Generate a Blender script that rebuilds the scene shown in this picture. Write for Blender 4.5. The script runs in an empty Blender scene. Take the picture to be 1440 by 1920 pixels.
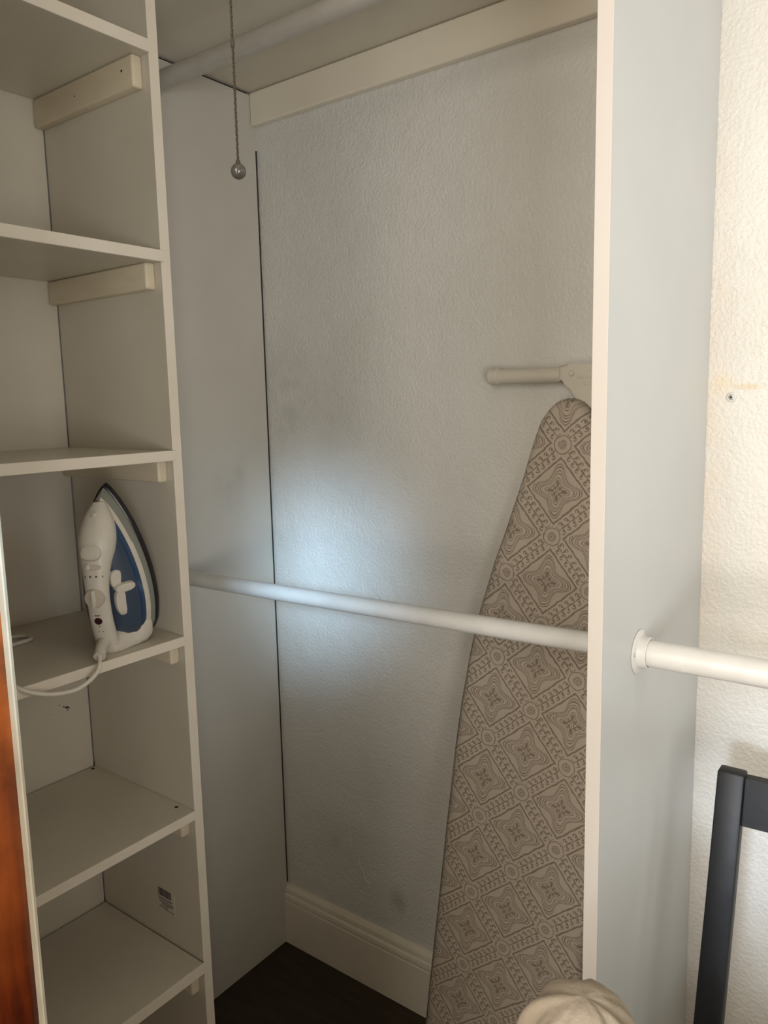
import bpy, bmesh, math, random
from mathutils import Vector, Matrix, noise
random.seed(4)
S = bpy.context.scene
COL = S.collection
V = Vector
# ---------------------------------------------------------------- camera
cam = bpy.data.cameras.new('camera'); co = bpy.data.objects.new('camera', cam); COL.objects.link(co)
YAW, PITCH, ROLL, FPX = 0.6456, -0.1422, -0.0223, 1452.2
F0 = V((-math.sin(YAW), math.cos(YAW), 0)); R0 = V((math.cos(YAW), math.sin(YAW), 0)); U0 = V((0, 0, 1))
Fd = math.cos(PITCH)*F0 + math.sin(PITCH)*U0
Ud = math.cos(PITCH)*U0 - math.sin(PITCH)*F0
Rr = math.cos(ROLL)*R0 + math.sin(ROLL)*Ud
Ur = math.cos(ROLL)*Ud - math.sin(ROLL)*R0
co.matrix_world = Matrix(((Rr.x, Ur.x, -Fd.x, 1.3602), (Rr.y, Ur.y, -Fd.y, -1.3492), (Rr.z, Ur.z, -Fd.z, 1.4201), (0, 0, 0, 1)))
cam.sensor_fit = 'VERTICAL'; cam.sensor_height = 36; cam.lens = 36*FPX/1920; cam.clip_start = 0.01
S.camera = co
# ---------------------------------------------------------------- world, lights, exposure
w = bpy.data.worlds.new('world'); S.world = w; w.use_nodes = True
w.node_tree.nodes['Background'].inputs[0].default_value = (1.0, 0.74, 0.42, 1)
w.node_tree.nodes['Background'].inputs[1].default_value = 0.42
def area(name, loc, at, sx, sy, power, col, spread=180):
    l = bpy.data.lights.new(name, 'AREA'); l.shape = 'RECTANGLE'; l.size = sx; l.size_y = sy
    l.energy = power; l.color = col; l.spread = math.radians(spread)
    o = bpy.data.objects.new(name, l); COL.objects.link(o); o.location = loc
    o.rotation_euler = (V(at)-V(loc)).to_track_quat('-Z', 'Y').to_euler(); return o
area('window_up', (2.4, -1.9, 1.15), (0.6, -0.0, 1.75), .8, .8, 4.7, (.96, .97, .96), 75)
area('room_light', (0.9, -2.6, 1.9), (0.9, 0, 1.3), 1.6, 1.0, 42, (1, .92, .82))
area('low_fill', (1.0, -2.5, .9), (.6, 0, .5), 1.0, .6, 10, (1, .93, .80))  # unseen low fill, added to lift the baseboard and lower wall
area('closet_end_fill', (2.45, -.55, 1.75), (1.0, -.35, 1.7), .55, .8, 1.2, (.86, .93, 1), 100)  # unseen fill, added to light the divider's right face and the wall
def spot(name, loc, at, power, col, size, r):
    sp = bpy.data.lights.new(name, 'SPOT'); sp.energy = power; sp.color = col; sp.spot_size = math.radians(size); sp.spot_blend = 1.0; sp.shadow_soft_size = r
    so = bpy.data.objects.new(name, sp); COL.objects.link(so); so.location = loc
    so.rotation_euler = (V(at)-V(loc)).to_track_quat('-Z', 'Y').to_euler()
spot('corner_patch_spot', (1.45, -1.75, 1.60), (.12, 0, 1.02), 310, (.50, .75, 1), 12.2, .15)  # added spot, makes the cool patch of light near the corner
spot('chair_patch_spot', (1.45, -2.3, 1.35), (1.24, 0, .70), 150, (.70, .83, 1), 15, .12)  # added spot, brightens the lower wall beside the chair
vs = S.view_settings; vs.view_transform = 'Standard'; vs.look = 'None'; vs.exposure = 0.13; vs.gamma = 1.0; vs.use_curve_mapping = False

# ---------------------------------------------------------------- node helpers
class E:
    def __init__(s, nt, sock): s.nt, s.k = nt, sock
    def op(s, o, *a):
        n = s.nt.nodes.new('ShaderNodeMath'); n.operation = o
        for i, x in enumerate((s,)+a):
            if isinstance(x, E): s.nt.links.new(x.k, n.inputs[i])
            else: n.inputs[i].default_value = x
        return E(s.nt, n.outputs[0])
    def __add__(s, b): return s.op('ADD', b)
    __radd__ = __add__
    def __sub__(s, b): return s.op('SUBTRACT', b)
    def __rsub__(s, b): return (s*-1.0)+b
    def __mul__(s, b): return s.op('MULTIPLY', b)
    __rmul__ = __mul__
    def __truediv__(s, b): return s.op('DIVIDE', b)
    def abs(s): return s.op('ABSOLUTE')
    def max(s, b): return s.op('MAXIMUM', b)
    def min(s, b): return s.op('MINIMUM', b)
    def lt(s, b): return s.op('LESS_THAN', b)
    def gt(s, b): return s.op('GREATER_THAN', b)
    def sin(s): return s.op('SINE')
    def cos(s): return s.op('COSINE')
    def sqrt(s): return s.op('SQRT')
    def fract(s): return s.op('FRACT')
    def floor(s): return s.op('FLOOR')
    def near(s, v, h): return (s-v).abs().lt(h)          # 1 within h of v

def lk(nt, a, b): nt.links.new(a, b)
def newmat(name, col, rough=0.5, metal=0.0, spec=0.5):
    m = bpy.data.materials.new(name); m.use_nodes = True
    b = m.node_tree.nodes['Principled BSDF']
    b.inputs['Base Color'].default_value = (*col, 1); b.inputs['Roughness'].default_value = rough
    b.inputs['Metallic'].default_value = metal; b.inputs['Specular IOR Level'].default_value = spec
    return m
def ncoord(nt, scale, detail=3, rough=0.5, vec=None):
    tc = nt.nodes.new('ShaderNodeTexCoord'); n = nt.nodes.new('ShaderNodeTexNoise')
    n.inputs['Scale'].default_value = scale; n.inputs['Detail'].default_value = detail; n.inputs['Roughness'].default_value = rough
    if vec:
        mp = nt.nodes.new('ShaderNodeMapping'); mp.inputs['Scale'].default_value = vec
        lk(nt, tc.outputs['Object'], mp.inputs[0]); lk(nt, mp.outputs[0], n.inputs['Vector'])
    else: lk(nt, tc.outputs['Object'], n.inputs['Vector'])
    return n
def vary(m, cols, scale, detail=4, vec=None, lo=0.35, hi=0.65):
    nt = m.node_tree; b = nt.nodes['Principled BSDF']; n = ncoord(nt, scale, detail, 0.55, vec)
    r = nt.nodes.new('ShaderNodeValToRGB'); el = r.color_ramp.elements
    el[0].position = lo; el[1].position = hi; el[0].color = (*cols[0], 1); el[1].color = (*cols[1], 1)
    lk(nt, n.outputs[0], r.inputs[0]); lk(nt, r.outputs[0], b.inputs['Base Color']); return m
def bump(m, layers):
    nt = m.node_tree; b = nt.nodes['Principled BSDF']; prev = None
    for scale, strength, dist in layers:
        n = ncoord(nt, scale, 3, 0.5); bp = nt.nodes.new('ShaderNodeBump')
        bp.inputs['Strength'].default_value = strength; bp.inputs['Distance'].default_value = dist
        lk(nt, n.outputs[0], bp.inputs['Height'])
        if prev: lk(nt, prev, bp.inputs['Normal'])
        prev = bp.outputs[0]
    lk(nt, prev, b.inputs['Normal']); return m
def stains_and_shade(m, spots):
    """world-fixed soft spots, dirt marks and painted shade: (centre, radii xyz, colour, strength)"""
    nt = m.node_tree; b = nt.nodes['Principled BSDF']
    src = b.inputs['Base Color'].links[0].from_socket if b.inputs['Base Color'].links else None
    tc = nt.nodes.new('ShaderNodeTexCoord'); ns = ncoord(nt, 22, 4)
    for c, rad, colr, st in spots:
        mp = nt.nodes.new('ShaderNodeMapping'); mp.vector_type = 'TEXTURE'
        mp.inputs['Location'].default_value = c; mp.inputs['Scale'].default_value = rad
        lk(nt, tc.outputs['Object'], mp.inputs[0])
        ln = nt.nodes.new('ShaderNodeVectorMath'); ln.operation = 'LENGTH'; lk(nt, mp.outputs[0], ln.inputs[0])
        d = E(nt, ln.outputs['Value']); n = E(nt, ns.outputs[0])
        f = (1.0 - d).max(0.0)*st*(n*2.6-0.5).max(0.0).min(1.5)
        f = f.min(1.0)
        mx = nt.nodes.new('ShaderNodeMix'); mx.data_type = 'RGBA'
        lk(nt, f.k, mx.inputs['Factor'])
        if src: lk(nt, src, mx.inputs['A'])
        else: mx.inputs['A'].default_value = b.inputs['Base Color'].default_value
        mx.inputs['B'].default_value = (*colr, 1); src = mx.outputs['Result']
    lk(nt, src, b.inputs['Base Color']); return m

# ---------------------------------------------------------------- materials
M = {}
M['plaster'] = bump(vary(newmat('plaster', (.7, .68, .62), .42), ((.66, .645, .60), (.72, .705, .67)), 3), ((26, .3, .010), (150, .5, .005)))
stains_and_shade(M['plaster'], [((1.033, 0, 1.435), (.03, .2, .022), (.74, .62, .42), .9), ((1.075, 0, 1.43), (.035, .2, .007), (.66, .56, .42), 1.2),
    ((1.02, 0, 1.35), (.04, .2, .75), (.74, .62, .50), .5), ((.915, 0, 1.3), (.085, .2, 1.1), (.50, .40, .29), 1.3), ((.07, 0, 1.45), (.10, .2, .20), (.45, .44, .40), .5),  # tall brown spot left of the divider paints in its shade and warm bounce
    ((.20, 0, 1.42), (.12, .2, .16), (.5, .49, .45), .35), ((.955, 0, 1.6), (.05, .2, .7), (.5, .38, .26), .7),  # narrow tall brown spot deepens the painted shade beside the divider
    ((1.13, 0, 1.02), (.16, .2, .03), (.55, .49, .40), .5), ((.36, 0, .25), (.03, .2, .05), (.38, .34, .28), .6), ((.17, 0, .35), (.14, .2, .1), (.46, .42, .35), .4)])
M['laminate'] = bump(vary(newmat('laminate', (.66, .66, .63), .38), ((.55, .525, .47), (.585, .56, .505)), 5), ((300, .05, .001),))
stains_and_shade(M['laminate'], [((0, -.14, 1.23), (.2, .06, .07), (.42, .41, .37), .6), ((0, -.10, 1.26), (.2, .03, .06), (.44, .42, .38), .5)])
M['divider'] = bump(vary(newmat('divider', (.66, .67, .66), .36), ((.52, .54, .54), (.55, .565, .56)), 4), ((300, .04, .001),))
stains_and_shade(M['divider'], [((1.015, -.39, 1.36), (.1, .008, .03), (.52, .52, .50), .8)])
M['shelf'] = bump(vary(newmat('shelf_laminate', (.60, .56, .49), .34), ((.60, .55, .455), (.64, .59, .49)), 6), ((220, .05, .001),))
M['edge'] = vary(newmat('cream_edge', (.80, .72, .62), .45), ((.72, .645, .53), (.76, .69, .59)), 9)
M['divedge'] = vary(newmat('divider_edge', (.9, .8, .68), .45), ((.55, .51, .46), (.58, .54, .50)), 3)
M['bead'] = vary(newmat('worn_cream_paint', (.4, .35, .28), .5), ((.26, .235, .18), (.31, .28, .215)), 30)
M['cleat'] = bump(vary(newmat('cream_painted_wood', (.66, .57, .42), .42), ((.60, .52, .37), (.66, .575, .43)), 8, vec=(1, 1, 4)), ((60, .2, .002),))
M['batten'] = bump(vary(newmat('cream_painted_batten', (.72, .65, .52), .45), ((.74, .675, .55), (.78, .72, .60)), 5), ((50, .15, .002),))
M['base'] = bump(vary(newmat('baseboard_paint', (.6, .56, .47), .4), ((.74, .69, .58), (.80, .75, .65)), 8), ((70, .15, .002),))
M['dark'] = newmat('gap_shade', (.03, .025, .02), .9)  # dark fill standing in for shade inside narrow gaps
M['hole'] = newmat('screw_hole', (.05, .035, .03), .8)
M['floor'] = bump(vary(newmat('floor_dark', (.05, .03, .018), .5), ((.020, .011, .004), (.038, .022, .010)), 9, vec=(1, 6, 1)), ((90, .2, .002),))
M['rod'] = bump(vary(newmat('white_enamel', (.78, .77, .74), .3), ((.62, .61, .585), (.67, .66, .64)), 30), ((400, .03, .0008),))
M['rod_shaded'] = bump(vary(newmat('shaded_enamel', (.40, .39, .36), .2), ((.46, .43, .38), (.50, .47, .42)), 30), ((400, .03, .0008),))  # rod enamel darkened, shade under the shelf put into the colour
M['screw'] = newmat('screw_steel', (.6, .58, .55), .35, .9)
M['ceiling'] = newmat('ceiling_paint', (.7, .68, .63), .8)
M['chain'] = newmat('bead_chain', (.055, .045, .032), .4, .4)
M['ball'] = newmat('glass_ball', (.085, .08, .07), .06); M['ball'].node_tree.nodes['Principled BSDF'].inputs['Transmission Weight'].default_value = .35
M['black'] = bump(vary(newmat('black_paint', (.014, .016, .022), .45, 0, .3), ((.0045, .005, .0065), (.008, .0085, .0105)), 14, vec=(3, 3, .5)), ((40, .2, .002),))
M['plastic'] = vary(newmat('white_plastic', (.70, .66, .58), .35), ((.58, .53, .45), (.62, .57, .49)), 40)
M['plastic2'] = newmat('cream_plastic', (.50, .44, .35), .4)
M['tank'] = newmat('blue_tank', (.018, .05, .115), .16)
M['tank2'] = newmat('blue_tank_window', (.045, .064, .098), .3)
M['skirt'] = newmat('grey_skirt', (.22, .225, .19), .25)
M['sole'] = newmat('black_soleplate', (.008, .008, .012), .25)
M['lamp'] = newmat('dark_red_lamp', (.03, .004, .006), .2)
M['print'] = newmat('dark_print', (.07, .062, .055), .6)
M['cord'] = newmat('cord_sheath', (.68, .63, .54), .5)
M['footplastic'] = newmat('foot_plastic', (.60, .56, .48), .4)
M['sack'] = bump(vary(newmat('beige_cloth', (.60, .50, .38), .8), ((.25, .205, .15), (.30, .25, .185)), 14), ((260, .3, .002), (30, .3, .01)))
# orange shellac door wood with a wavy cream paint margin is two parts; the wood itself:
M['wood'] = bump(vary(newmat('orange_stained_wood', (.35, .06, .01), .22), ((.028, .003, .001), (.17, .024, .003)), 6, 6, vec=(9, 9, .8), lo=.42, hi=.70), ((60, .1, .001),))

stains_and_shade(M['wood'], [((.84, -1.15, 1.33), (.3, .4, .36), (.50, .12, .015), .9)])
# ironing board cover print -----------------------------------------------------------
def cover_mat():
    m = newmat('printed_cotton', (.4, .35, .3), .85); nt = m.node_tree; b = nt.nodes['Principled BSDF']
    uv = nt.nodes.new('ShaderNodeUVMap'); uv.uv_map = 'UVMap'
    ns = nt.nodes.new('ShaderNodeTexNoise'); ns.inputs['Scale'].default_value = 9; ns.inputs['Detail'].default_value = 2; lk(nt, uv.outputs[0], ns.inputs['Vector'])
    sc = nt.nodes.new('ShaderNodeSeparateColor'); lk(nt, ns.outputs['Color'], sc.inputs[0])
    sx = nt.nodes.new('ShaderNodeSeparateXYZ'); lk(nt, uv.outputs[0], sx.inputs[0])
    i = E(nt, sx.outputs[0]) + (E(nt, sc.outputs[0])-.5)*.045; j = E(nt, sx.outputs[1]) + (E(nt, sc.outputs[1])-.5)*.045
    p = (i+.5).fract()-.5; q = (j+.5).fract()-.5
    ap, aq = p.abs(), q.abs(); mx = ap.max(aq)
    line = mx.near(.36, .0135)
    # quatrefoil contour lines, lobes towards the square's corners
    r = (p*p+q*q).sqrt(); th = q.op('ARCTAN2', p)
    re = r/(1.0 + .30*((th*4.0-math.pi).cos()) + .05*(th*8.0).cos())
    inside = mx.lt(.33)
    for lv, h in ((.305, .0065), (.275, .0085), (.235, .006), (.205, .007), (.150, .006), (.118, .006)):
        line = line.max(re.near(lv, h)*inside)
    # flower: four petals on the diagonals and a chequered eye
    u = (p+q)*.7071; v = (p-q)*.7071
    for a_, c_ in ((u, v), (v, u)):
        A = a_.abs()
        line = line.max((((A-.105)/.045)*((A-.105)/.045)+(c_/.024)*(c_/.024)).lt(1.0))
        line = line.max((((A-.055)/.02)*((A-.055)/.02)+((c_.abs()-.028)/.012)*((c_.abs()-.028)/.012)).lt(1.0))
    eye = r.lt(.05)*((p*150).sin()*(q*150).sin()).gt(.1); line = line.max(eye)
    for s_ in (p, q):
        o_ = q if s_ is p else p
        line = line.max(s_.abs().near(.075, .03)*o_.abs().lt(.010))
    # vines along the strips
    cp = .5-ap; cq = .5-aq                      # distance from the strip centre lines
    for c, t, sg in ((cp, q, p), (cq, p, q)):
        on = t.abs().lt(.345)*c.lt(.12)
        line = line.max((c-(t*38).sin()*.004).abs().lt(.0085)*on)
        side = sg.op('SIGN')
        tt = ((t + side*.02)*9.0).fract()-.5
        ty = tt*.111; cy = c-.062
        rr = (ty*ty+cy*cy).sqrt()
        ring = rr.near(.026, .0085)*(1.0-ty.gt(.004)*cy.lt(0.0))
        line = line.max(ring*on)
        line = line.max((((ty+.012)*(ty+.012)+(c-.052)*(c-.052)).sqrt()).lt(.013)*on)
        line = line.max((ty+.026).abs().lt(.008)*c.lt(.062)*on)
    # medallions on the crossings
    P = .5-ap; Q = .5-aq; R = (P*P+Q*Q).sqrt(); T = Q.op('ARCTAN2', P)
    disc = R.lt(.15); line = line*(1.0-disc)
    Rs = R/(1.0+.035*((T*8.0).cos().abs()))
    for lv, h in ((.135, .0075), (.062, .006), (.040, .006)): line = line.max(Rs.near(lv, h))
    line = line.max(R.lt(.018))
    fine = nt.nodes.new('ShaderNodeTexNoise'); fine.inputs['Scale'].default_value = 60; lk(nt, uv.outputs[0], fine.inputs['Vector'])
    line = (line*(E(nt, fine.outputs[0])*1.1+.36)).min(1.0)
    mix = nt.nodes.new('ShaderNodeMix'); mix.data_type = 'RGBA'; lk(nt, line.k, mix.inputs['Factor'])
    mix.inputs['A'].default_value = (.47, .405, .335, 1); mix.inputs['B'].default_value = (.205, .155, .11, 1)
    lk(nt, mix.outputs['Result'], b.inputs['Base Color'])
    return bump(m, ((900, .12, .0008),))
M['cover'] = cover_mat()

# ---------------------------------------------------------------- mesh helpers
def tag(o, label=None, cat=None, group=None, kind=None):
    for k, v in (('label', label), ('category', cat), ('group', group), ('kind', kind)):
        if v: o[k] = v
    return o
def empty(name, loc, label, cat, group=None):
    o = bpy.data.objects.new(name, None); COL.objects.link(o); o.location = loc; o.empty_display_size = .05
    o['_w'] = 0; del o['_w']
    return tag(o, label, cat, group)
def obj(name, bm, mat, parent=None, smooth=False, angle=40, origin=None):
    """world-space bmesh -> object; parented objects keep their world place"""
    me = bpy.data.meshes.new(name)
    bmesh.ops.recalc_face_normals(bm, faces=bm.faces[:])
    if parent is not None:
        pw = parent.location if parent.parent is None else parent.location + parent.parent.location
        pw = V(pw)
    else: pw = V((0, 0, 0))
    og = V(origin) if origin is not None else pw.copy()
    bm.transform(Matrix.Translation(-og)); bm.to_mesh(me); bm.free()
    for mt in (mat if isinstance(mat, (list, tuple)) else [mat]): me.materials.append(mt)
    if smooth:
        for f in me.polygons: f.use_smooth = True
        me.set_sharp_from_angle(angle=math.radians(angle))
    o = bpy.data.objects.new(name, me); COL.objects.link(o)
    o.location = og - pw
    if parent is not None: o.parent = parent
    return o
def box(bm, a, b, bev=0.0, seg=2):
    x0, y0, z0 = a; x1, y1, z1 = b
    g = bmesh.ops.create_cube(bm, size=1)
    vs_ = g['verts']
    for v in vs_: v.co = V(((x0+x1)/2+v.co.x*(x1-x0), (y0+y1)/2+v.co.y*(y1-y0), (z0+z1)/2+v.co.z*(z1-z0)))
    if bev:
        es = list({e for v in vs_ for e in v.link_edges})
        bmesh.ops.bevel(bm, geom=es, offset=bev, segments=seg, profile=.5, affect='EDGES', clamp_overlap=True)
    return bm
def B(a, b, bev=0.0, seg=2): return box(bmesh.new(), a, b, bev, seg)
def sweep(bm, pts, rad, n=16, cap=True, closed=False):
    pts = [V(p) for p in pts]; rings = []
    rad = rad if isinstance(rad, (list, tuple)) else [rad]*len(pts)
    t0 = (pts[1]-pts[0]).normalized(); a = t0.orthogonal().normalized()
    for k, p in enumerate(pts):
        t = (pts[min(k+1, len(pts)-1)]-pts[max(k-1, 0)]).normalized()
        a = (a - t*a.dot(t)).normalized(); c = t.cross(a)
        rings.append([bm.verts.new(p+rad[k]*(math.cos(2*math.pi*i/n)*a+math.sin(2*math.pi*i/n)*c)) for i in range(n)])
    for k in range(len(rings)-1):
        for i in range(n): bm.faces.new((rings[k][i], rings[k][(i+1) % n], rings[k+1][(i+1) % n], rings[k+1][i]))
    if cap:
        bm.faces.new(rings[0]); bm.faces.new(rings[-1])
    return bm
def lathe(bm, c, axis, prof, n=32):
    """prof: (distance along axis, radius)"""
    ax = V(axis).normalized(); return sweep_prof(bm, V(c), ax, prof, n)
def sweep_prof(bm, c, ax, prof, n):
    a = ax.orthogonal().normalized(); d = ax.cross(a); rings = []
    for h, r in prof:
        if r < 1e-6: rings.append([bm.verts.new(c+ax*h)])
        else: rings.append([bm.verts.new(c+ax*h+r*(math.cos(2*math.pi*i/n)*a+math.sin(2*math.pi*i/n)*d)) for i in range(n)])
    for A, Bq in zip(rings, rings[1:]):
        for i in range(n):
            k = (i+1) % n
            if len(A) == 1 and len(Bq) == 1: continue
            if len(A) == 1: bm.faces.new((A[0], Bq[i], Bq[k]))
            elif len(Bq) == 1: bm.faces.new((A[i], A[k], Bq[0]))
            else: bm.faces.new((A[i], A[k], Bq[k], Bq[i]))
    for R_ in (rings[0], rings[-1]):
        if len(R_) > 2: bm.faces.new(R_)
    return bm
def catmull(pts, n):
    P = [V(p) for p in pts]; P = [2*P[0]-P[1]]+P+[2*P[-1]-P[-2]]; out = []
    for k in range(1, len(P)-2):
        for s in range(n):
            t = s/n; a, b, c, d = P[k-1:k+3]
            out.append(.5*((2*b)+(c-a)*t+(2*a-5*b+4*c-d)*t*t+(3*b-a-3*c+d)*t**3))
    out.append(P[-2]); return out
def loft(bm, rings, cap=True):
    R_ = [[bm.verts.new(p) for p in r] for r in rings]; n = len(R_[0])
    for A, Bq in zip(R_, R_[1:]):
        for i in range(n): bm.faces.new((A[i], A[(i+1) % n], Bq[(i+1) % n], Bq[i]))
    if cap: bm.faces.new(R_[0]); bm.faces.new(R_[-1])
    return bm

# ---------------------------------------------------------------- the setting
XP, T2, DP = .9965, .0185, .447                     # divider panel
DT, YT, TP = .3068, -.5118, .018                    # shelf tower: front, outer face of the right panel, thickness
YI = YT-TP                                          # inner face of the right panel
YL = -.866                                          # inner face of the left panel
def struct(name, bm, m, parent=None, **k):
    o = obj(name, bm, m, parent, **k)
    if parent is None: o['kind'] = 'structure'
    return o
struct('floor', B((-.12, -1.9, -.05), (2.6, .12, 0)), M['floor'])
struct('ceiling', B((-.12, -1.9, 2.5), (2.6, .12, 2.55)), M['ceiling'])
wb = struct('wall_back', B((-.12, 0, 0), (2.6, .1, 2.5)), M['plaster'])
wl = struct('wall_left', B((-.12, -1.3, 0), (-.021, 0, 2.5)), M['plaster'])
obj('laminate_panel', B((-.02, YT+.002, .001), (0, -.0062, 2.117), .0008, 1), M['laminate'], wl)
bm = B((-.02, -.0062, 2.0), (-.001, -.0001, 2.117)); box(bm, (-.02, -.0062, .0), (-.001, -.0001, .165))
obj('caulk_strip', bm, M['laminate'], wl)
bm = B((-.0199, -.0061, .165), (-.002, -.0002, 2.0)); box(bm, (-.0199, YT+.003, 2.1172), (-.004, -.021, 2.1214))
obj('joint_shade_fill', bm, M['dark'], wl)['kind'] = 'stuff'  # dark strips set inside the gaps stand in for their shade
struct('wall_front', B((-.12, -1.2, 0), (.824, -1.1, 2.5)), M['plaster'])
struct('wall_right', B((2.5, -.9, 0), (2.6, 0, 2.5)), M['plaster'])
# wall cracks and flakes in the plaster, raised
bm = bmesh.new()
sweep(bm, catmull([(.243, -.0008, .318), (.247, -.0012, .30), (.258, -.0008, .286), (.262, -.0012, .272), (.276, -.0008, .262)], 4), .0011, 5)
sweep(bm, catmull([(.215, -.0004, .388), (.222, -.0006, .36), (.221, -.0006, .345)], 3), .0007, 5)
obj('plaster_crack', bm, M['plaster'], wb, smooth=True)
# baseboard with a moulded top, two runs on either side of the divider
def baseboard(name, x0, x1):
    prof = [(0, 0), (-.018, 0), (-.018, .118), (-.0165, .121), (-.0165, .1225), (-.018, .126), (-.0175, .133), (-.0165, .137), (-.0115, .139), (-.0115, .141), (-.0125, .144), (-.0115, .152), (-.006, .1595), (0, .161)]
    bm = bmesh.new(); r = [[V((x, y, z)) for y, z in prof] for x in (x0, x1)]
    loft(bm, r); struct(name, bm, M['base'])
baseboard('baseboard_back', .0, XP-.0005); baseboard('baseboard_right', XP+T2+.0005, 2.49)
# cream batten along the back wall under the top shelf
struct('trim_1', B((.0005, -.02, 2.0493), (XP-.0005, 0, 2.1205), .004, 3), M['batten'])
# orange stained door casing at the opening
dj = struct('trim_2', B((.8245, -1.225, 0), (.8515, -1.1, 2.1), .0006, 1), M['wood'])
bm = bmesh.new(); rr = []
for k in range(61):
    z = 2.1*k/60; xl = .8508+.0011*noise.noise(V((z*9, 1, 2)))
    rr.append([V((xl, -1.1022, z)), V((.8578, -1.1022, z)), V((.8586, -1.1014, z)), V((.8586, -1.0998, z)), V((xl, -1.0998, z))])
loft(bm, rr); x = obj('painted_edge', bm, M['bead'], dj); x['label'] = 'cream painted edge'
# ---------------------------------------------------------------- divider
dv = empty('divider_panel', (XP, -DP/2, 0), 'tall pale grey laminate divider board with a cream front edge, beside the ironing board', 'panel')
obj('board', B((XP, -DP+.0015, 0), (XP+T2, -.0008, 2.498)), M['divider'], dv)
e = obj('edge_strip', B((XP-.0003, -DP, 0), (XP+T2+.0003, -DP+.0015, 2.498), .0004, 1), M['divedge'], dv); e['label'] = 'cream front edge'
# ---------------------------------------------------------------- top shelf
ts = obj('top_shelf', B((.0005, -.442, 2.1215), (XP-.0005, -.0005, 2.140), .001, 1), M['shelf'], origin=(.5, -.2, 2.1215))
tag(ts, 'wide off-white shelf board overhead, resting on the cream wall batten', 'shelf')
# ---------------------------------------------------------------- shelf tower
tw = empty('shelf_tower', (DT/2, (YI+YL)/2, 0), 'tall narrow off-white shelf unit with open shelves, left of the hanging niche', 'shelving')
def side_panel(y0, y1):
    p = obj('side_panel', B((.0, y0, 0), (DT-.0012, y1, 2.49)), M['shelf'], tw)
    x = obj('edge_strip', B((DT-.0012, y0-.0002, 0), (DT, y1+.0002, 2.49), .0004, 1), M['edge'], p); x['label'] = 'cream front edge'
    return p
pr = side_panel(YI, YT); plf = side_panel(YL-TP, YL)
bk = obj('back_panel', B((-.02, YL, 0), (-.0012, YI-.002, 2.49)), M['shelf'], tw)
obj('joint_shade_fill', B((-.0199, YI-.0019, .0), (-.005, YI-.0004, 2.49)), M['dark'], tw)  # dark strip puts the shade into the back corner gap
def cleat(z, y0, y1, x1=.282, h=.043):
    bm = B((.001, y0, z-h), (x1, y1, z), .004, 3)
    for v in bm.verts: v.co.z += .0012*noise.noise(v.co*40)
    return obj('cleat', bm, M['cleat'], tw, smooth=True)
tops = [2.2, None, None, None, 1.0284, .7085, .4115, .115]
# (upper surface z, thickness): the first three were measured at their lower front edge
SH = [(1.9614+.019, .019), (1.6491+.018, .018), (1.3299+.017, .017), (1.0284, .0165), (.7085, .017), (.4115, .021), (.1, .018)]
for k, (zt, th) in enumerate(SH):
    gap = .0038 if k in (4, 5) else .0008
    s = obj('shelf', B((.0005+gap, YL+.0005, zt-th), (DT+.001, YI-(.003 if k == 5 else .0004), zt)), M['shelf'], tw)
    x = obj('edge_strip', B((DT+.001, YL+.0004, zt-th), (DT+.0035, YI+(.004 if k in (1, 2) else -.0003), zt), .0006, 1), M['edge'], s)
    zc = zt-th-.0004
    cleat(zc, YI-.019, YI-.0002, x1=[.289, .290, .290, .292, .292, .293, .29][k], h=[.049, .042, .036, .034, .034, .044, .04][k])
    cleat(zc, YL+.0002, YL+.019, x1=.29, h=.04)
    if k == 4:
        for (hx, hy) in ((.012, YI-.012), (.272, YI-.012)):
            bm = bmesh.new(); lathe(bm, (hx, hy, zt-.002), (0, 0, 1), [(0, .0036), (.0024, .0036)], 14)
            obj('screw_head', bm, M['hole'], s)
# pits in the back panel
bm = bmesh.new()
for (y, z, r) in ((-.593, .855, .0012), (-.584, .849, .0017), (-.578, .846, .0026), (-.574, .844, .0017), (-.577, .8405, .0012), (-.612, .843, .0008), (-.581, .846, .0012)):
    lathe(bm, (-.0012, y, z), (1, 0, 0), [(-.001, r), (.0003, r), (.0004, r*.6)], 10)
obj('paint_chip', bm, M['hole'], bk)['kind'] = 'stuff'
# nail heads in the two upper right cleats
bm = bmesh.new(); lathe(bm, (.262, YI-.0192, 1.941), (0, -1, 0), [(-.001, .002), (.0004, .002)], 10)
obj('nail_head', bm, M['hole'], tw); bm = bmesh.new()
lathe(bm, (.13, YI-.0192, 1.935), (0, -1, 0), [(-.001, .0012), (.0004, .0012)], 10)
obj('nail_head', bm, M['hole'], tw)
# barcode label on the inner side of the right panel
lb = obj('barcode_label', B((.180, YI-.0006, .470), (.232, YI, .519)), M['shelf'], tw); lb['label'] = 'small pale label printed with a barcode'
bm = bmesh.new(); x = .1845; yl = YI-.0009
while x < .2215:
    wd = random.choice((.0008, .0012, .002, .003)); box(bm, (x, yl, .499), (x+wd, YI-.0005, .515)); x += wd+random.choice((.0006, .0009, .0014))
for k, (z, xa, xb) in enumerate(((.495, .1835, .2225), (.4925, .186, .2225), (.489, .185, .226), (.486, .19, .2265), (.4835, .195, .226), (.4795, .192, .212), (.4765, .185, .21), (.4735, .199, .228))):
    x = xa
    while x < xb:
        wd = random.uniform(.001, .0032); box(bm, (x, yl, z-.0006), (x+wd, YI-.0005, z+.0006)); x += wd+.0007
obj('print', bm, M['print'], lb)['kind'] = 'stuff'

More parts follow.
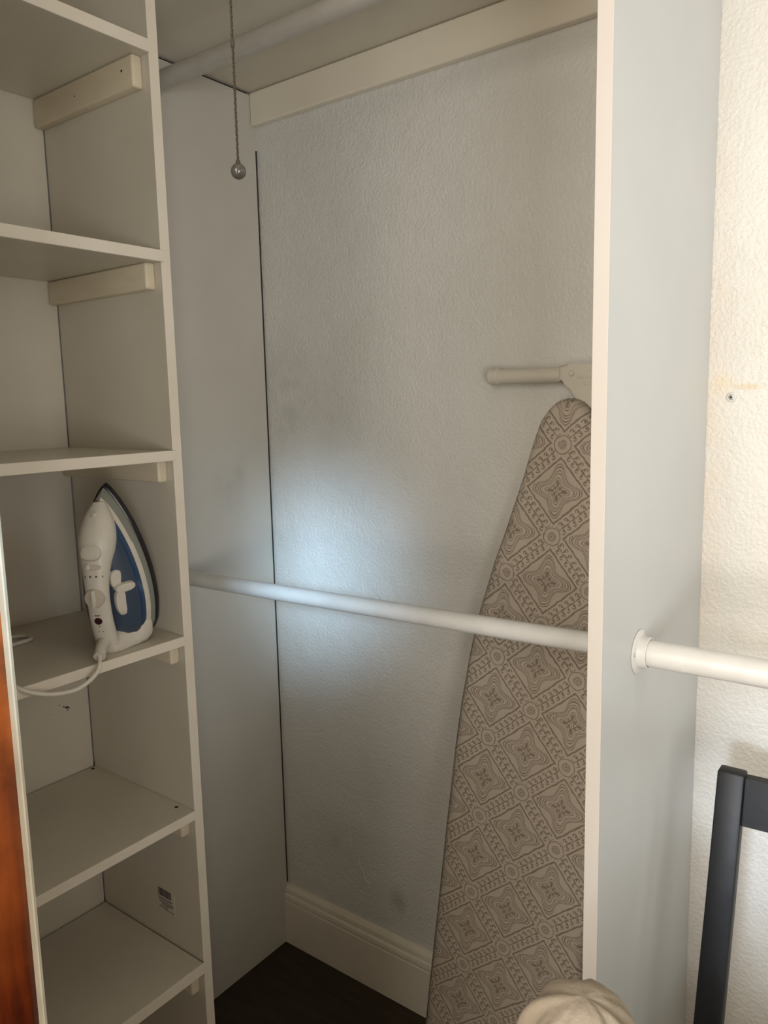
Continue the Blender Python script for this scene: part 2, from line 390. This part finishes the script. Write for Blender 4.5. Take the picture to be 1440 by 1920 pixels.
# ---------------------------------------------------------------- rods
def rod(name, label, y, z, x0, x1, r, z1=None, flr=.031, group=None, m='rod'):
    z1 = z1 or z; zl = z
    t = empty(name, ((x0+x1)/2, y, z), label, 'rod', group)
    obj('tube', sweep(bmesh.new(), [(x0+.002+(x1-x0-.004)*k/12, y, z+(z1-z)*k/12) for k in range(13)], r, 32), M[m], t, smooth=True)
    for xe, d in ((x0, 1), (x1, -1)):
        bm = bmesh.new(); z = zl if d > 0 else z1
        lathe(bm, (xe+d*.0004, y, z), (d, 0, 0), [(0, flr), (.0012, flr), (.0024, flr-.002), (.003, r+.0075), (.004, r+.0045), (.011, r+.0035), (.0145, r+.0035), (.0155, r+.0028), (.0155, r+.0008), (.006, r+.0006)], 40)
        f = obj('flange', bm, M[m], t, smooth=True, angle=30)
        for a in (55, 175, 295):
            an = math.radians(a); c = V((xe+d*.0026, y+(flr-.006)*math.cos(an), z+(flr-.006)*math.sin(an)))
            b2 = bmesh.new(); lathe(b2, c, (d, 0, 0), [(0, .0034), (.0008, .0034), (.0012, .0028), (.0012, .001), (.0004, .0006)], 16)
            obj('screw', b2, M['screw'], f)
    return t
rod('closet_rod', 'white enamelled rod in front of the ironing board, from left wall to the divider', -.300, 1.0515, .0, XP, .0158, 1.0655)
rod('closet_rod', 'short stretch of white rod on the right side of the divider, above the black chair', -.3095, 1.0675, XP+T2, 2.499, .0185)
rod('closet_rod', 'upper rod close under the overhead shelf, its enamel darkened for shade', -.296, 2.056, .0, XP, .0178, m='rod_shaded')
# ---------------------------------------------------------------- wall anchor screw
sc = empty('wall_screw', (1.052, -.002, 1.414), 'small white wall plug with a cross-head screw in the plaster right of the divider', 'screw')
bm = bmesh.new(); lathe(bm, (1.052, 0, 1.414), (0, -1, 0), [(-.002, .0078), (.0016, .0078), (.003, .0066), (.0034, .0048), (.0022, .0042)], 24)
obj('plug', bm, M['rod'], sc, smooth=True, angle=30)
bm = bmesh.new(); lathe(bm, (1.052, -.0022, 1.414), (0, -1, 0), [(0, .0042), (.0009, .0040), (.0014, .003)], 20); obj('screw_head', bm, M['screw'], sc, smooth=True)
bm = B((1.0492, -.0042, 1.4132), (1.0548, -.0035, 1.4148)); box(bm, (1.0512, -.0042, 1.4112), (1.0528, -.0035, 1.4168)); obj('cross_slot', bm, M['dark'], sc)

# ---------------------------------------------------------------- ironing board
BO = V((.78645, -.075, 1.25530)); LEAN, PHI, CS, SK = .0423, .0973, .1168, .9804
upv = V((0, math.sin(LEAN), math.cos(LEAN))); riv = V((1, 0, 0))
BU = math.cos(PHI)*upv+math.sin(PHI)*riv; BR = math.cos(PHI)*riv-math.sin(PHI)*upv; BN = BR.cross(BU)      # BN points away from the wall?
if BN.y > 0: BN = -BN
ib = empty('ironing_board', (.67, -.14, 0), 'folded ironing board with a taupe medallion-print cover, standing against the back wall', 'ironing board')
prof = [(.163, .0), (.1615, .012), (.157, .0215), (.150, .031), (.138, .041), (.119, .0525), (.09, .0605), (.06, .0665), (.009, .0765), (-.084, .098), (-.16, .117), (-.271, .139), (-.36, .1495), (-.45, .156), (-.55, .1595), (-.7, .161), (-.9, .162), (-1.1, .163), (-1.235, .163), (-1.258, .155), (-1.266, .14)]
# denser outline
fine = []
for (t0, h0), (t1, h1) in zip(prof, prof[1:]):
    n = max(1, int(abs(t1-t0)/.02))
    fine += [(t0+(t1-t0)*k/n, h0+(h1-h0)*k/n) for k in range(n)]
fine.append(prof[-1])
bm = bmesh.new(); uvl = bm.loops.layers.uv.new('UVMap'); rows = []; NC = 22
for t, h in fine:
    row = []
    for k in range(NC+1):
        s = -1+2*k/NC; a = s*math.pi/2*.999
        # cushion section: flat top rolling round into a turned-under hem
        if h < .001: x_, d = 0, 0
        s_ = math.sin(a) if abs(s) > 1 else s
        x_ = h*s; edge = (1-abs(s))*h
        d = -.018*(1-min(1, edge/.016))**2.0
        tip = .163-t
        row.append((x_, t, d-.012*max(0, 1-tip/.012)**2))
    rows.append(row)
vr = []
for row in rows:
    vr.append([bm.verts.new(BO+BR*x_+BU*t+BN*(d+.0009*noise.noise(V((x_*14, t*9, 0))))) for x_, t, d in row])
def uvof(x_, t):
    a = -t*math.sqrt(2)/CS; b = x_*math.sqrt(2)/(SK*CS); return ((a-b)/2, (a+b)/2)
for k in range(len(rows)-1):
    for c in range(NC):
        vv = [(k, c), (k, c+1), (k+1, c+1), (k+1, c)]
        if k == 0 and False: continue
        try: f = bm.faces.new([vr[a][b] for a, b in vv])
        except ValueError: continue
        for l, (a, b) in zip(f.loops, vv): l[uvl].uv = uvof(rows[a][b][0], rows[a][b][1])
bmesh.ops.remove_doubles(bm, verts=bm.verts[:], dist=.00005)
# underside
ob = obj('cover', bm, M['cover'], ib, smooth=True, angle=70)
so_ = ob.modifiers.new('thick', 'SOLIDIFY'); so_.thickness = .004; so_.offset = 0
bm = bmesh.new()
r1 = [BO+BR*(h*sg*.97)+BU*(t-.004)+BN*(-.014) for sg in (1,) for t, h in prof]+[BO+BR*(-h*.97)+BU*(t-.004)+BN*(-.014) for t, h in reversed(prof[1:])]
r2 = [p-BN*.008 for p in r1]; loft(bm, [r1, r2]); obj('deck', bm, M['footplastic'], ib)
# legs folded flat on the wall side, foot bar at the top with end caps and a moulded joint
FY, FZ = -.028, 1.4605
bm = bmesh.new(); sweep(bm, [(.640, FY, FZ+.0005), (.800, FY, FZ-.001)], .0138, 28); sweep(bm, [(.84, FY, FZ-.002), (.975, FY, FZ-.003)], .0138, 28)
obj('foot_bar', bm, M['footplastic'], ib, smooth=True)
for x0, d in ((.6235, 1), (.990, -1)):
    bm = bmesh.new(); lathe(bm, (x0, FY, FZ+(0.001 if d > 0 else -.003)), (d, 0, 0), [(0, .0105), (.001, .0135), (.004, .0158), (.0205, .0158), (.022, .0142), (.028, .0142)], 28)
    obj('foot_cap', bm, M['footplastic'], ib, smooth=True, angle=35)
# joint: plate shape outlined in x,z and given depth
out = [(.772, FZ+.0150), (.795, FZ+.0165), (.86, FZ+.0155), (.885, FZ+.0145), (.885, FZ-.015), (.872, FZ-.02), (.862, FZ-.05), (.85, FZ-.062), (.815, FZ-.062), (.803, FZ-.048), (.795, FZ-.025), (.792, FZ-.0155), (.772, FZ-.0150)]
bm = bmesh.new(); loft(bm, [[V((x, -.0465, z)) for x, z in out], [V((x, -.012, z)) for x, z in out]])
bmesh.ops.bevel(bm, geom=[e for e in bm.edges if all(abs(v.co.y+.0465) < .0005 for v in e.verts)], offset=.006, segments=4, affect='EDGES', profile=.5)
jt = obj('foot_joint', bm, M['footplastic'], ib, smooth=True, angle=35)
bm = bmesh.new(); lathe(bm, (.7975, -.045, FZ+.0005), (0, -1, 0), [(0, .0052), (.0025, .0052), (.0042, .0038), (.0048, 0)], 20); obj('rivet', bm, M['footplastic'], jt, smooth=True)
def text_mesh(txt, size, depth):
    cu = bpy.data.curves.new('txt', 'FONT'); cu.body = txt; cu.size = size; cu.extrude = depth; cu.space_character = 1.15; cu.align_x = 'LEFT'
    o = bpy.data.objects.new('txt', cu); COL.objects.link(o)
    dg = bpy.context.evaluated_depsgraph_get(); dg.update(); me = bpy.data.meshes.new_from_object(o.evaluated_get(dg))
    bpy.data.objects.remove(o); b = bmesh.new(); b.from_mesh(me); bpy.data.meshes.remove(me); return b
for txt, z, sz in (('MADE IN', FZ-.010, .0095), ('USA', FZ-.0215, .0108)):
    b = text_mesh(txt, sz, .0008)
    if txt == 'USA':
        for v in b.verts: v.co.x *= 1.35
    b.transform(Matrix.Translation((.806, -.0466, z)) @ Matrix.Rotation(math.pi/2, 4, 'X'))
    obj('embossed_text', b, M['footplastic'], jt)
bm = bmesh.new(); sweep(bm, [(.832, -.024, FZ-.03), (.80, -.040, .95), (.72, -.085, .10)], .011, 14); obj('leg', bm, M['footplastic'], ib, smooth=True)
bm = bmesh.new(); sweep(bm, [(.812, -.030, 1.30), (.75, -.066, .7), (.68, -.10, .06)], .011, 14); obj('leg', bm, M['footplastic'], ib, smooth=True)

# ---------------------------------------------------------------- steam iron
h0 = V((.563, -.827, 0)).normalized(); TI = math.radians(12)
IL = math.cos(TI)*V((0, 0, 1))+math.sin(TI)*h0; IH = math.cos(TI)*h0-math.sin(TI)*V((0, 0, 1)); IW = V((-h0.y, h0.x, 0))   # IW: viewer's right
IC = V((.2215, -.577, 1.0284+.010))
def ip(L, W, H):
    p = IC+IL*L+IW*W+IH*H
    if p.z < 1.0288: p.z = 1.0288
    return p
ir = empty('steam_iron', (.235, -.61, 1.0286), 'white steam iron with a blue water tank, standing on its heel on the shelf', 'iron')
LT = .268
def outline(sl=1.0, sw=1.0, lt=LT, l0=0.0, hw=.060, n=26):
    """nose tip, down the right, round the heel, up the left"""
    right = []
    for k in range(n+1):
        f = k/n; L = lt-(lt-l0)*(1-math.cos(f*math.pi/2))**1.0 if False else lt-(lt-l0)*f**1.25
        u = (L-.075)/(lt-.075)
        if u > 0: wv = hw*(1-u**1.9)**.80
        else: wv = hw*(1-.20*(u/(.075/(lt-.075)))**2)
        d = L-l0
        if d < .022: wv -= .022-math.sqrt(max(0, .022**2-(.022-d)**2))
        right.append((L, max(wv, 0)))
    pts = right+[(L, -wv) for L, wv in reversed(right[1:])]
    return [(.09+(L-.09)*sl, W*sw) for L, W in pts]
def stack(layers, mat, name, angle=45):
    bm = bmesh.new(); rings = []
    for H, sl, sw in layers: rings.append([ip(L, W, H) for L, W in outline(sl, sw)])
    loft(bm, rings); return obj(name, bm, mat, ir, smooth=True, angle=angle)
stack([(0, .985, .97), (.001, 1, 1), (.0135, .998, .996), (.0145, .985, .98)], M['sole'], 'soleplate')
stack([(.014, .975, .965), (.018, .97, .96), (.024, .955, .93), (.030, .935, .89)], M['skirt'], 'skirt')
stack([(.0285, .915, .915), (.0325, .905, .89), (.036, .885, .85), (.0365, .86, .80)], M['plastic'], 'rim')
tk = stack([(.035, .87, .835), (.044, .855, .80), (.056, .82, .70), (.066, .76, .55), (.071, .66, .36)], M['tank'], 'water_tank', 60)
stack([(.049, .80, .70), (.050, .846, .768), (.056, .824, .710), (.0665, .765, .560), (.0717, .664, .366), (.072, .5, .2)], M['tank2'], 'tank_window', 60)
# heel block and handle, one white shell
def ring_sq(c, a, b, ra, rb, n=28, e=.75):
    out = []
    for i in range(n):
        t = 2*math.pi*i/n; ca, sa = math.cos(t), math.sin(t)
        out.append(c+a*(ra*math.copysign(abs(ca)**e, ca))+b*(rb*math.copysign(abs(sa)**e, sa)))
    return out
bm = bmesh.new(); rr = []
for H, Lc, hl, hw in ((.028, .024, .034, .052), (.036, .022, .033, .050), (.045, .019, .031, .045), (.056, .014, .027, .037), (.068, .012, .025, .029), (.080, .013, .025, .0225), (.092, .016, .023, .019), (.1, .022, .014, .014)):
    rr.append([ip((q-IC).dot(IL), (q-IC).dot(IW), (q-IC).dot(IH)) for q in ring_sq(IC+IL*Lc+IH*H, IL, IW, hl, hw)])
loft(bm, rr); obj('heel', bm, M['plastic'], ir, smooth=True, angle=60)
path = [(.006, .083), (.040, .094), (.085, .099), (.130, .095), (.162, .084), (.186, .071), (.207, .058), (.226, .0475), (.246, .038)]
wid = [.0185, .018, .0175, .0185, .0225, .0275, .0265, .021, .010]; thk = [.014, .0125, .0125, .014, .019, .025, .024, .019, .009]
cp = catmull([(a, b, 0) for a, b in path], 5); wp = catmull([(a, 0, 0) for a in wid], 5); tp = catmull([(a, 0, 0) for a in thk], 5)
bm = bmesh.new(); rr = []
for k, p in enumerate(cp):
    t = (cp[min(k+1, len(cp)-1)]-cp[max(k-1, 0)]).normalized(); nn = V((-t.y, t.x, 0))
    c = IC+IL*p.x+IH*p.y; nw = IL*nn.x+IH*nn.y
    rr.append(ring_sq(c, nw, IW, tp[k].x, wp[k].x, e=.85))
loft(bm, rr); hd = obj('handle', bm, M['plastic'], ir, smooth=True, angle=60)
def onh(L, W, dH):                     # a point on top of the handle
    best = min(range(len(cp)), key=lambda k: abs(cp[k].x-L)); p = cp[best]
    t = (cp[min(best+1, len(cp)-1)]-cp[max(best-1, 0)]).normalized(); nn = V((-t.y, t.x, 0))
    hh = tp[best].x*math.sqrt(max(0, 1-(abs(W)/wp[best].x)**2.3))
    nv = (IL*nn.x+IH*nn.y); return IC+IL*p.x+IH*p.y+IW*W+nv*(hh+dH), nv, (IL*t.x+IH*t.y)
c, nv, tv = onh(.110, 0, -.004)
bm = bmesh.new(); lathe(bm, c, nv, [(0, .0155), (.005, .0155), (.0068, .0145), (.0074, .012)], 32); dl = obj('dial', bm, M['plastic2'], ir, smooth=True, angle=35)
bm = bmesh.new(); rr = [ring_sq(c+nv*(.0072+z_), tv, IW, .0148*s_, .0034*s_, 20) for z_, s_ in ((0, 1), (.004, .95), (.005, .7))]; loft(bm, rr); obj('dial_grip', bm, M['plastic'], dl, smooth=True)
c, nv, tv = onh(.155, .002, -.002)
bm = bmesh.new(); loft(bm, [ring_sq(c+nv*z_, IW, tv, .0125*s_, .0042*s_, 20) for z_, s_ in ((0, 1), (.0026, 1), (.0032, .9))]); sl_ = obj('steam_slider', bm, M['plastic2'], ir, smooth=True, angle=35)
bm = bmesh.new(); loft(bm, [ring_sq(c-IW*.007+nv*(z_+.003), IW, tv, .003*s_, .0046*s_, 14) for z_, s_ in ((0, 1), (.004, .9), (.0045, .6))]); obj('slider_tab', bm, M['plastic'], sl_, smooth=True)
c, nv, tv = onh(.077, 0, -.0006); bm = bmesh.new(); lathe(bm, c, nv, [(0, .0062), (.0014, .006), (.0022, .004), (.0024, 0)], 22); obj('indicator_lamp', bm, M['lamp'], ir, smooth=True)
bm = bmesh.new()
for W in (-.011, -.003, .006, .014):
    c, nv, tv = onh(.141, W, -.0004); lathe(bm, c, nv, [(0, .0017), (.0008, .0016)], 10)
c, nv, tv = onh(.0865, 0, -.0004); loft(bm, [ring_sq(c+nv*z_, IW, tv, .005, .0008, 10) for z_ in (0, .0008)])
for dL, W in ((.063, 0), (.059, .004), (.059, -.003)):
    c, nv, tv = onh(dL, W, -.0004); lathe(bm, c, nv, [(0, .001), (.0006, .001)], 8)
obj('print', bm, M['print'], hd)['kind'] = 'stuff'
# steam button under the hood and spray nozzle at the nose
c, nv, tv = onh(.178, 0, -.0035); bm = bmesh.new(); loft(bm, [ring_sq(c+nv*z_-tv*(.004-z_*.2), IW, tv, .016*s_, .012*s_, 20) for z_, s_ in ((0, 1), (.005, .95), (.0065, .75))]); obj('steam_button', bm, M['plastic'], ir, smooth=True)
c, nv, tv = onh(.226, 0, -.002); bm = bmesh.new(); lathe(bm, c, nv+tv*.6, [(0, .0042), (.004, .0036), (.0055, .003), (.0055, .0013), (.004, .001)], 18); obj('spray_nozzle', bm, M['plastic'], ir, smooth=True)
# white fill-cap lobes beside the handle, over the tank
def lobe(L, W, H, rl, rw, th, name, mat=M['plastic']):
    nrm = (IH*.75+IW*.66).normalized(); a = IL; b = nrm.cross(a)
    bm = bmesh.new(); loft(bm, [ring_sq(ip(L, W, H)+nrm*z_, a, b, rl*s_, rw*s_, 24, .8) for z_, s_ in ((-.016, 1), (th-.002, 1), (th, .9), (th+.0006, .6))]); return obj(name, bm, mat, ir, smooth=True, angle=40)
lobe(.128, .0175, .064, .016, .0115, .009, 'tank_lobe'); lobe(.088, .0215, .063, .024, .0125, .009, 'tank_lobe'); lobe(.114, .027, .062, .0072, .0165, .013, 'fill_cap')
lobe(.022, .028, .052, .012, .022, .001, 'heel_cap')
# bushing and cord

bm = bmesh.new(); sweep(bm, catmull([(.268, -.648, 1.052), (.283, -.667, 1.050), (.299, -.684, 1.046), (.310, -.694, 1.0385)], 4), [.0135]*2+[.0115]*3+[.0095]*3+[.0088]*3+[.0092]*2, 20)
bh = obj('cord_bushing', bm, M['plastic'], ir, smooth=True, angle=50)
bm = bmesh.new(); sweep(bm, catmull([(.304, -.689, 1.043), (.314, -.697, 1.0365), (.323, -.703, 1.031), (.327, -.711, 1.022), (.327, -.728, 1.011), (.326, -.750, 1.0055), (.324, -.782, 1.0095), (.318, -.812, 1.021), (.300, -.826, 1.0315), (.262, -.818, 1.0325), (.2, -.80, 1.0325), (.1, -.76, 1.0325), (.07, -.712, 1.0325), (.085, -.690, 1.0325), (.105, -.692, 1.0325), (.112, -.710, 1.0325), (.11, -.75, 1.0325), (.08, -.80, 1.0325)], 8), .0034, 12)
obj('cord', bm, M['cord'], ir, smooth=True)

# ---------------------------------------------------------------- pull chain
CB = V((.86, -.876, 1.612)); 
d_ = (CB-V((1.3602, -1.3492, 1.4201)))
pc = empty('pull_chain', CB, 'light pull chain with a small clear ball, hanging in front of the niche', 'pull chain')
bm = bmesh.new(); bmesh.ops.create_uvsphere(bm, u_segments=28, v_segments=18, radius=.0064); bm.transform(Matrix.Translation(CB)); obj('ball', bm, M['ball'], pc, smooth=True)
bm = bmesh.new(); lathe(bm, CB+V((0, 0, .0055)), (0, 0, 1), [(0, .0022), (.002, .002), (.004, .0011)], 14); obj('ball_cap', bm, M['chain'], pc, smooth=True)
bm = bmesh.new(); z = CB.z+.0095; k = 0
while z < 2.398:
    for dx in (0,):
        r = .00115+.0002*(k % 2)
        g = bmesh.ops.create_icosphere(bm, subdivisions=1, radius=r, matrix=Matrix.Translation((CB.x+.00015*math.sin(k*1.9), CB.y+.00015*math.cos(k*1.9), z)))
    z += .00175; k += 1
obj('chain', bm, M['chain'], pc, smooth=True)['kind'] = 'stuff'
bm = bmesh.new(); lathe(bm, CB+V((0, 0, .0955)), (0, 0, 1), [(0, .0006), (.001, .0016), (.0055, .0016), (.0065, .0006)], 12); obj('chain_connector', bm, M['chain'], pc, smooth=True)
lh = empty('lamp_holder', (CB.x, CB.y-.045, 2.4), 'white ceiling lampholder the pull chain hangs from', 'lamp')
bm = bmesh.new(); lathe(bm, (CB.x, CB.y-.045, 2.4), (0, 0, 1), [(0, .026), (.03, .03), (.06, .05), (.085, .058), (.0995, .058)], 28); obj('socket', bm, M['rod'], lh, smooth=True)
bm = bmesh.new(); lathe(bm, (CB.x, CB.y-.045, 2.4), (0, 0, -1), [(-.003, .013), (.015, .016), (.045, .030), (.07, .028), (.09, .014), (.095, 0)], 28); obj('bulb', bm, M['plastic'], lh, smooth=True)
bm = B((CB.x-.004, CB.y-.02, 2.395), (CB.x+.004, CB.y+.002, 2.403), .001); obj('pull_arm', bm, M['chain'], lh)

# ---------------------------------------------------------------- chair
ch = empty('wooden_chair', (1.32, -.42, 0), 'black painted wooden chair standing against the back wall right of the divider', 'chair')
CX0, CX1 = 1.107, 1.54
def post(x):
    # rear post: vertical to the seat, then leaning back to the wall
    bm = bmesh.new(); rr = []
    for y, z, wd, dp in ((-.300, .0, .034, .026), (-.318, .43, .036, .030), (-.300, .50, .036, .028), (-.252, .70, .036, .026), (-.211, .888, .036, .024)):
        rr.append([V((x, y-dp, z)), V((x+wd, y-dp, z)), V((x+wd, y, z)), V((x, y, z))])
    rr[-1] = [p for p in rr[-1]]
    loft(bm, rr)
    bmesh.ops.bevel(bm, geom=[e for e in bm.edges], offset=.003, segments=2, affect='EDGES', profile=.5, clamp_overlap=True)
    return obj('leg', bm, M['black'], ch, smooth=True, angle=35)
post(CX0); post(CX1-.036)
bm = bmesh.new(); rr = []
for x in (CX0+.034, CX0+.12, (CX0+CX1)/2, CX1-.12, CX1-.034):
    s = .010*(1-((x-(CX0+CX1)/2)/.2)**2)
    rr.append([V((x, -.240+s, .815)), V((x, -.224+s, .815)), V((x, -.212+s, .881)), V((x, -.228+s, .881))])
loft(bm, rr); obj('top_rail', bm, M['black'], ch)
bm = B((CX0-.01, -.64, .435), (CX1+.01, -.30, .458), .008, 3); obj('seat', bm, M['black'], ch, smooth=True, angle=35)
for x in (CX0+.005, CX1-.041):
    bm = bmesh.new(); loft(bm, [[V((x+a*(.026+z*.02), -.63+b*(.026+z*.02), z)) for a, b in ((0, 0), (1, 0), (1, 1), (0, 1))] for z in (0, .434)]); obj('leg', bm, M['black'], ch)
for a, b in (((CX0+.03, -.615, .37), (CX1-.03, -.595, .434)), ((CX0+.03, -.335, .37), (CX1-.03, -.318, .434))): obj('apron', B(a, b, .002), M['black'], ch)

# ---------------------------------------------------------------- cloth laundry sack
sk = empty('laundry_sack', (1.118, -.75, 0), 'crumpled beige cloth laundry sack standing in front of the divider, only its top showing', 'bag')
bm = bmesh.new(); rings = []; NS = 72
SP = catmull([(.09, 0, 0), (.112, .02, 0), (.115, .3, 0), (.108, .55, 0), (.092, .70, 0), (.068, .79, 0), (.058, .84, 0), (.045, .872, 0), (.025, .886, 0), (.002, .890, 0)], 8)
for p in SP:
    ring = []; r, z = p.x, p.y
    for i in range(NS):
        a = 2*math.pi*i/NS; c_, s_ = math.cos(a), math.sin(a)
        w1 = noise.noise(V((c_*.8+3, s_*.8, z*4)))
        q = .016*(abs(noise.noise(V((c_*1.3+w1, s_*1.3, z*9+1))))-.25)+.010*noise.noise(V((c_*2.6, s_*2.6+z*8, w1*3)))
        q = q*min(1, r/.05)*min(1, z*8)
        rr_ = max(.001, r+q)
        ring.append(V((1.120+rr_*c_, -.75+rr_*s_*.9, max(.0005, z+(.012*noise.noise(V((c_*1.1, s_*1.1, 5)))-.014*max(0, c_)*r/.06)*min(1, z)*min(1, r/.03)))))
    rings.append(ring)
loft(bm, rings); obj('sack_body', bm, M['sack'], sk, smooth=True, angle=180)
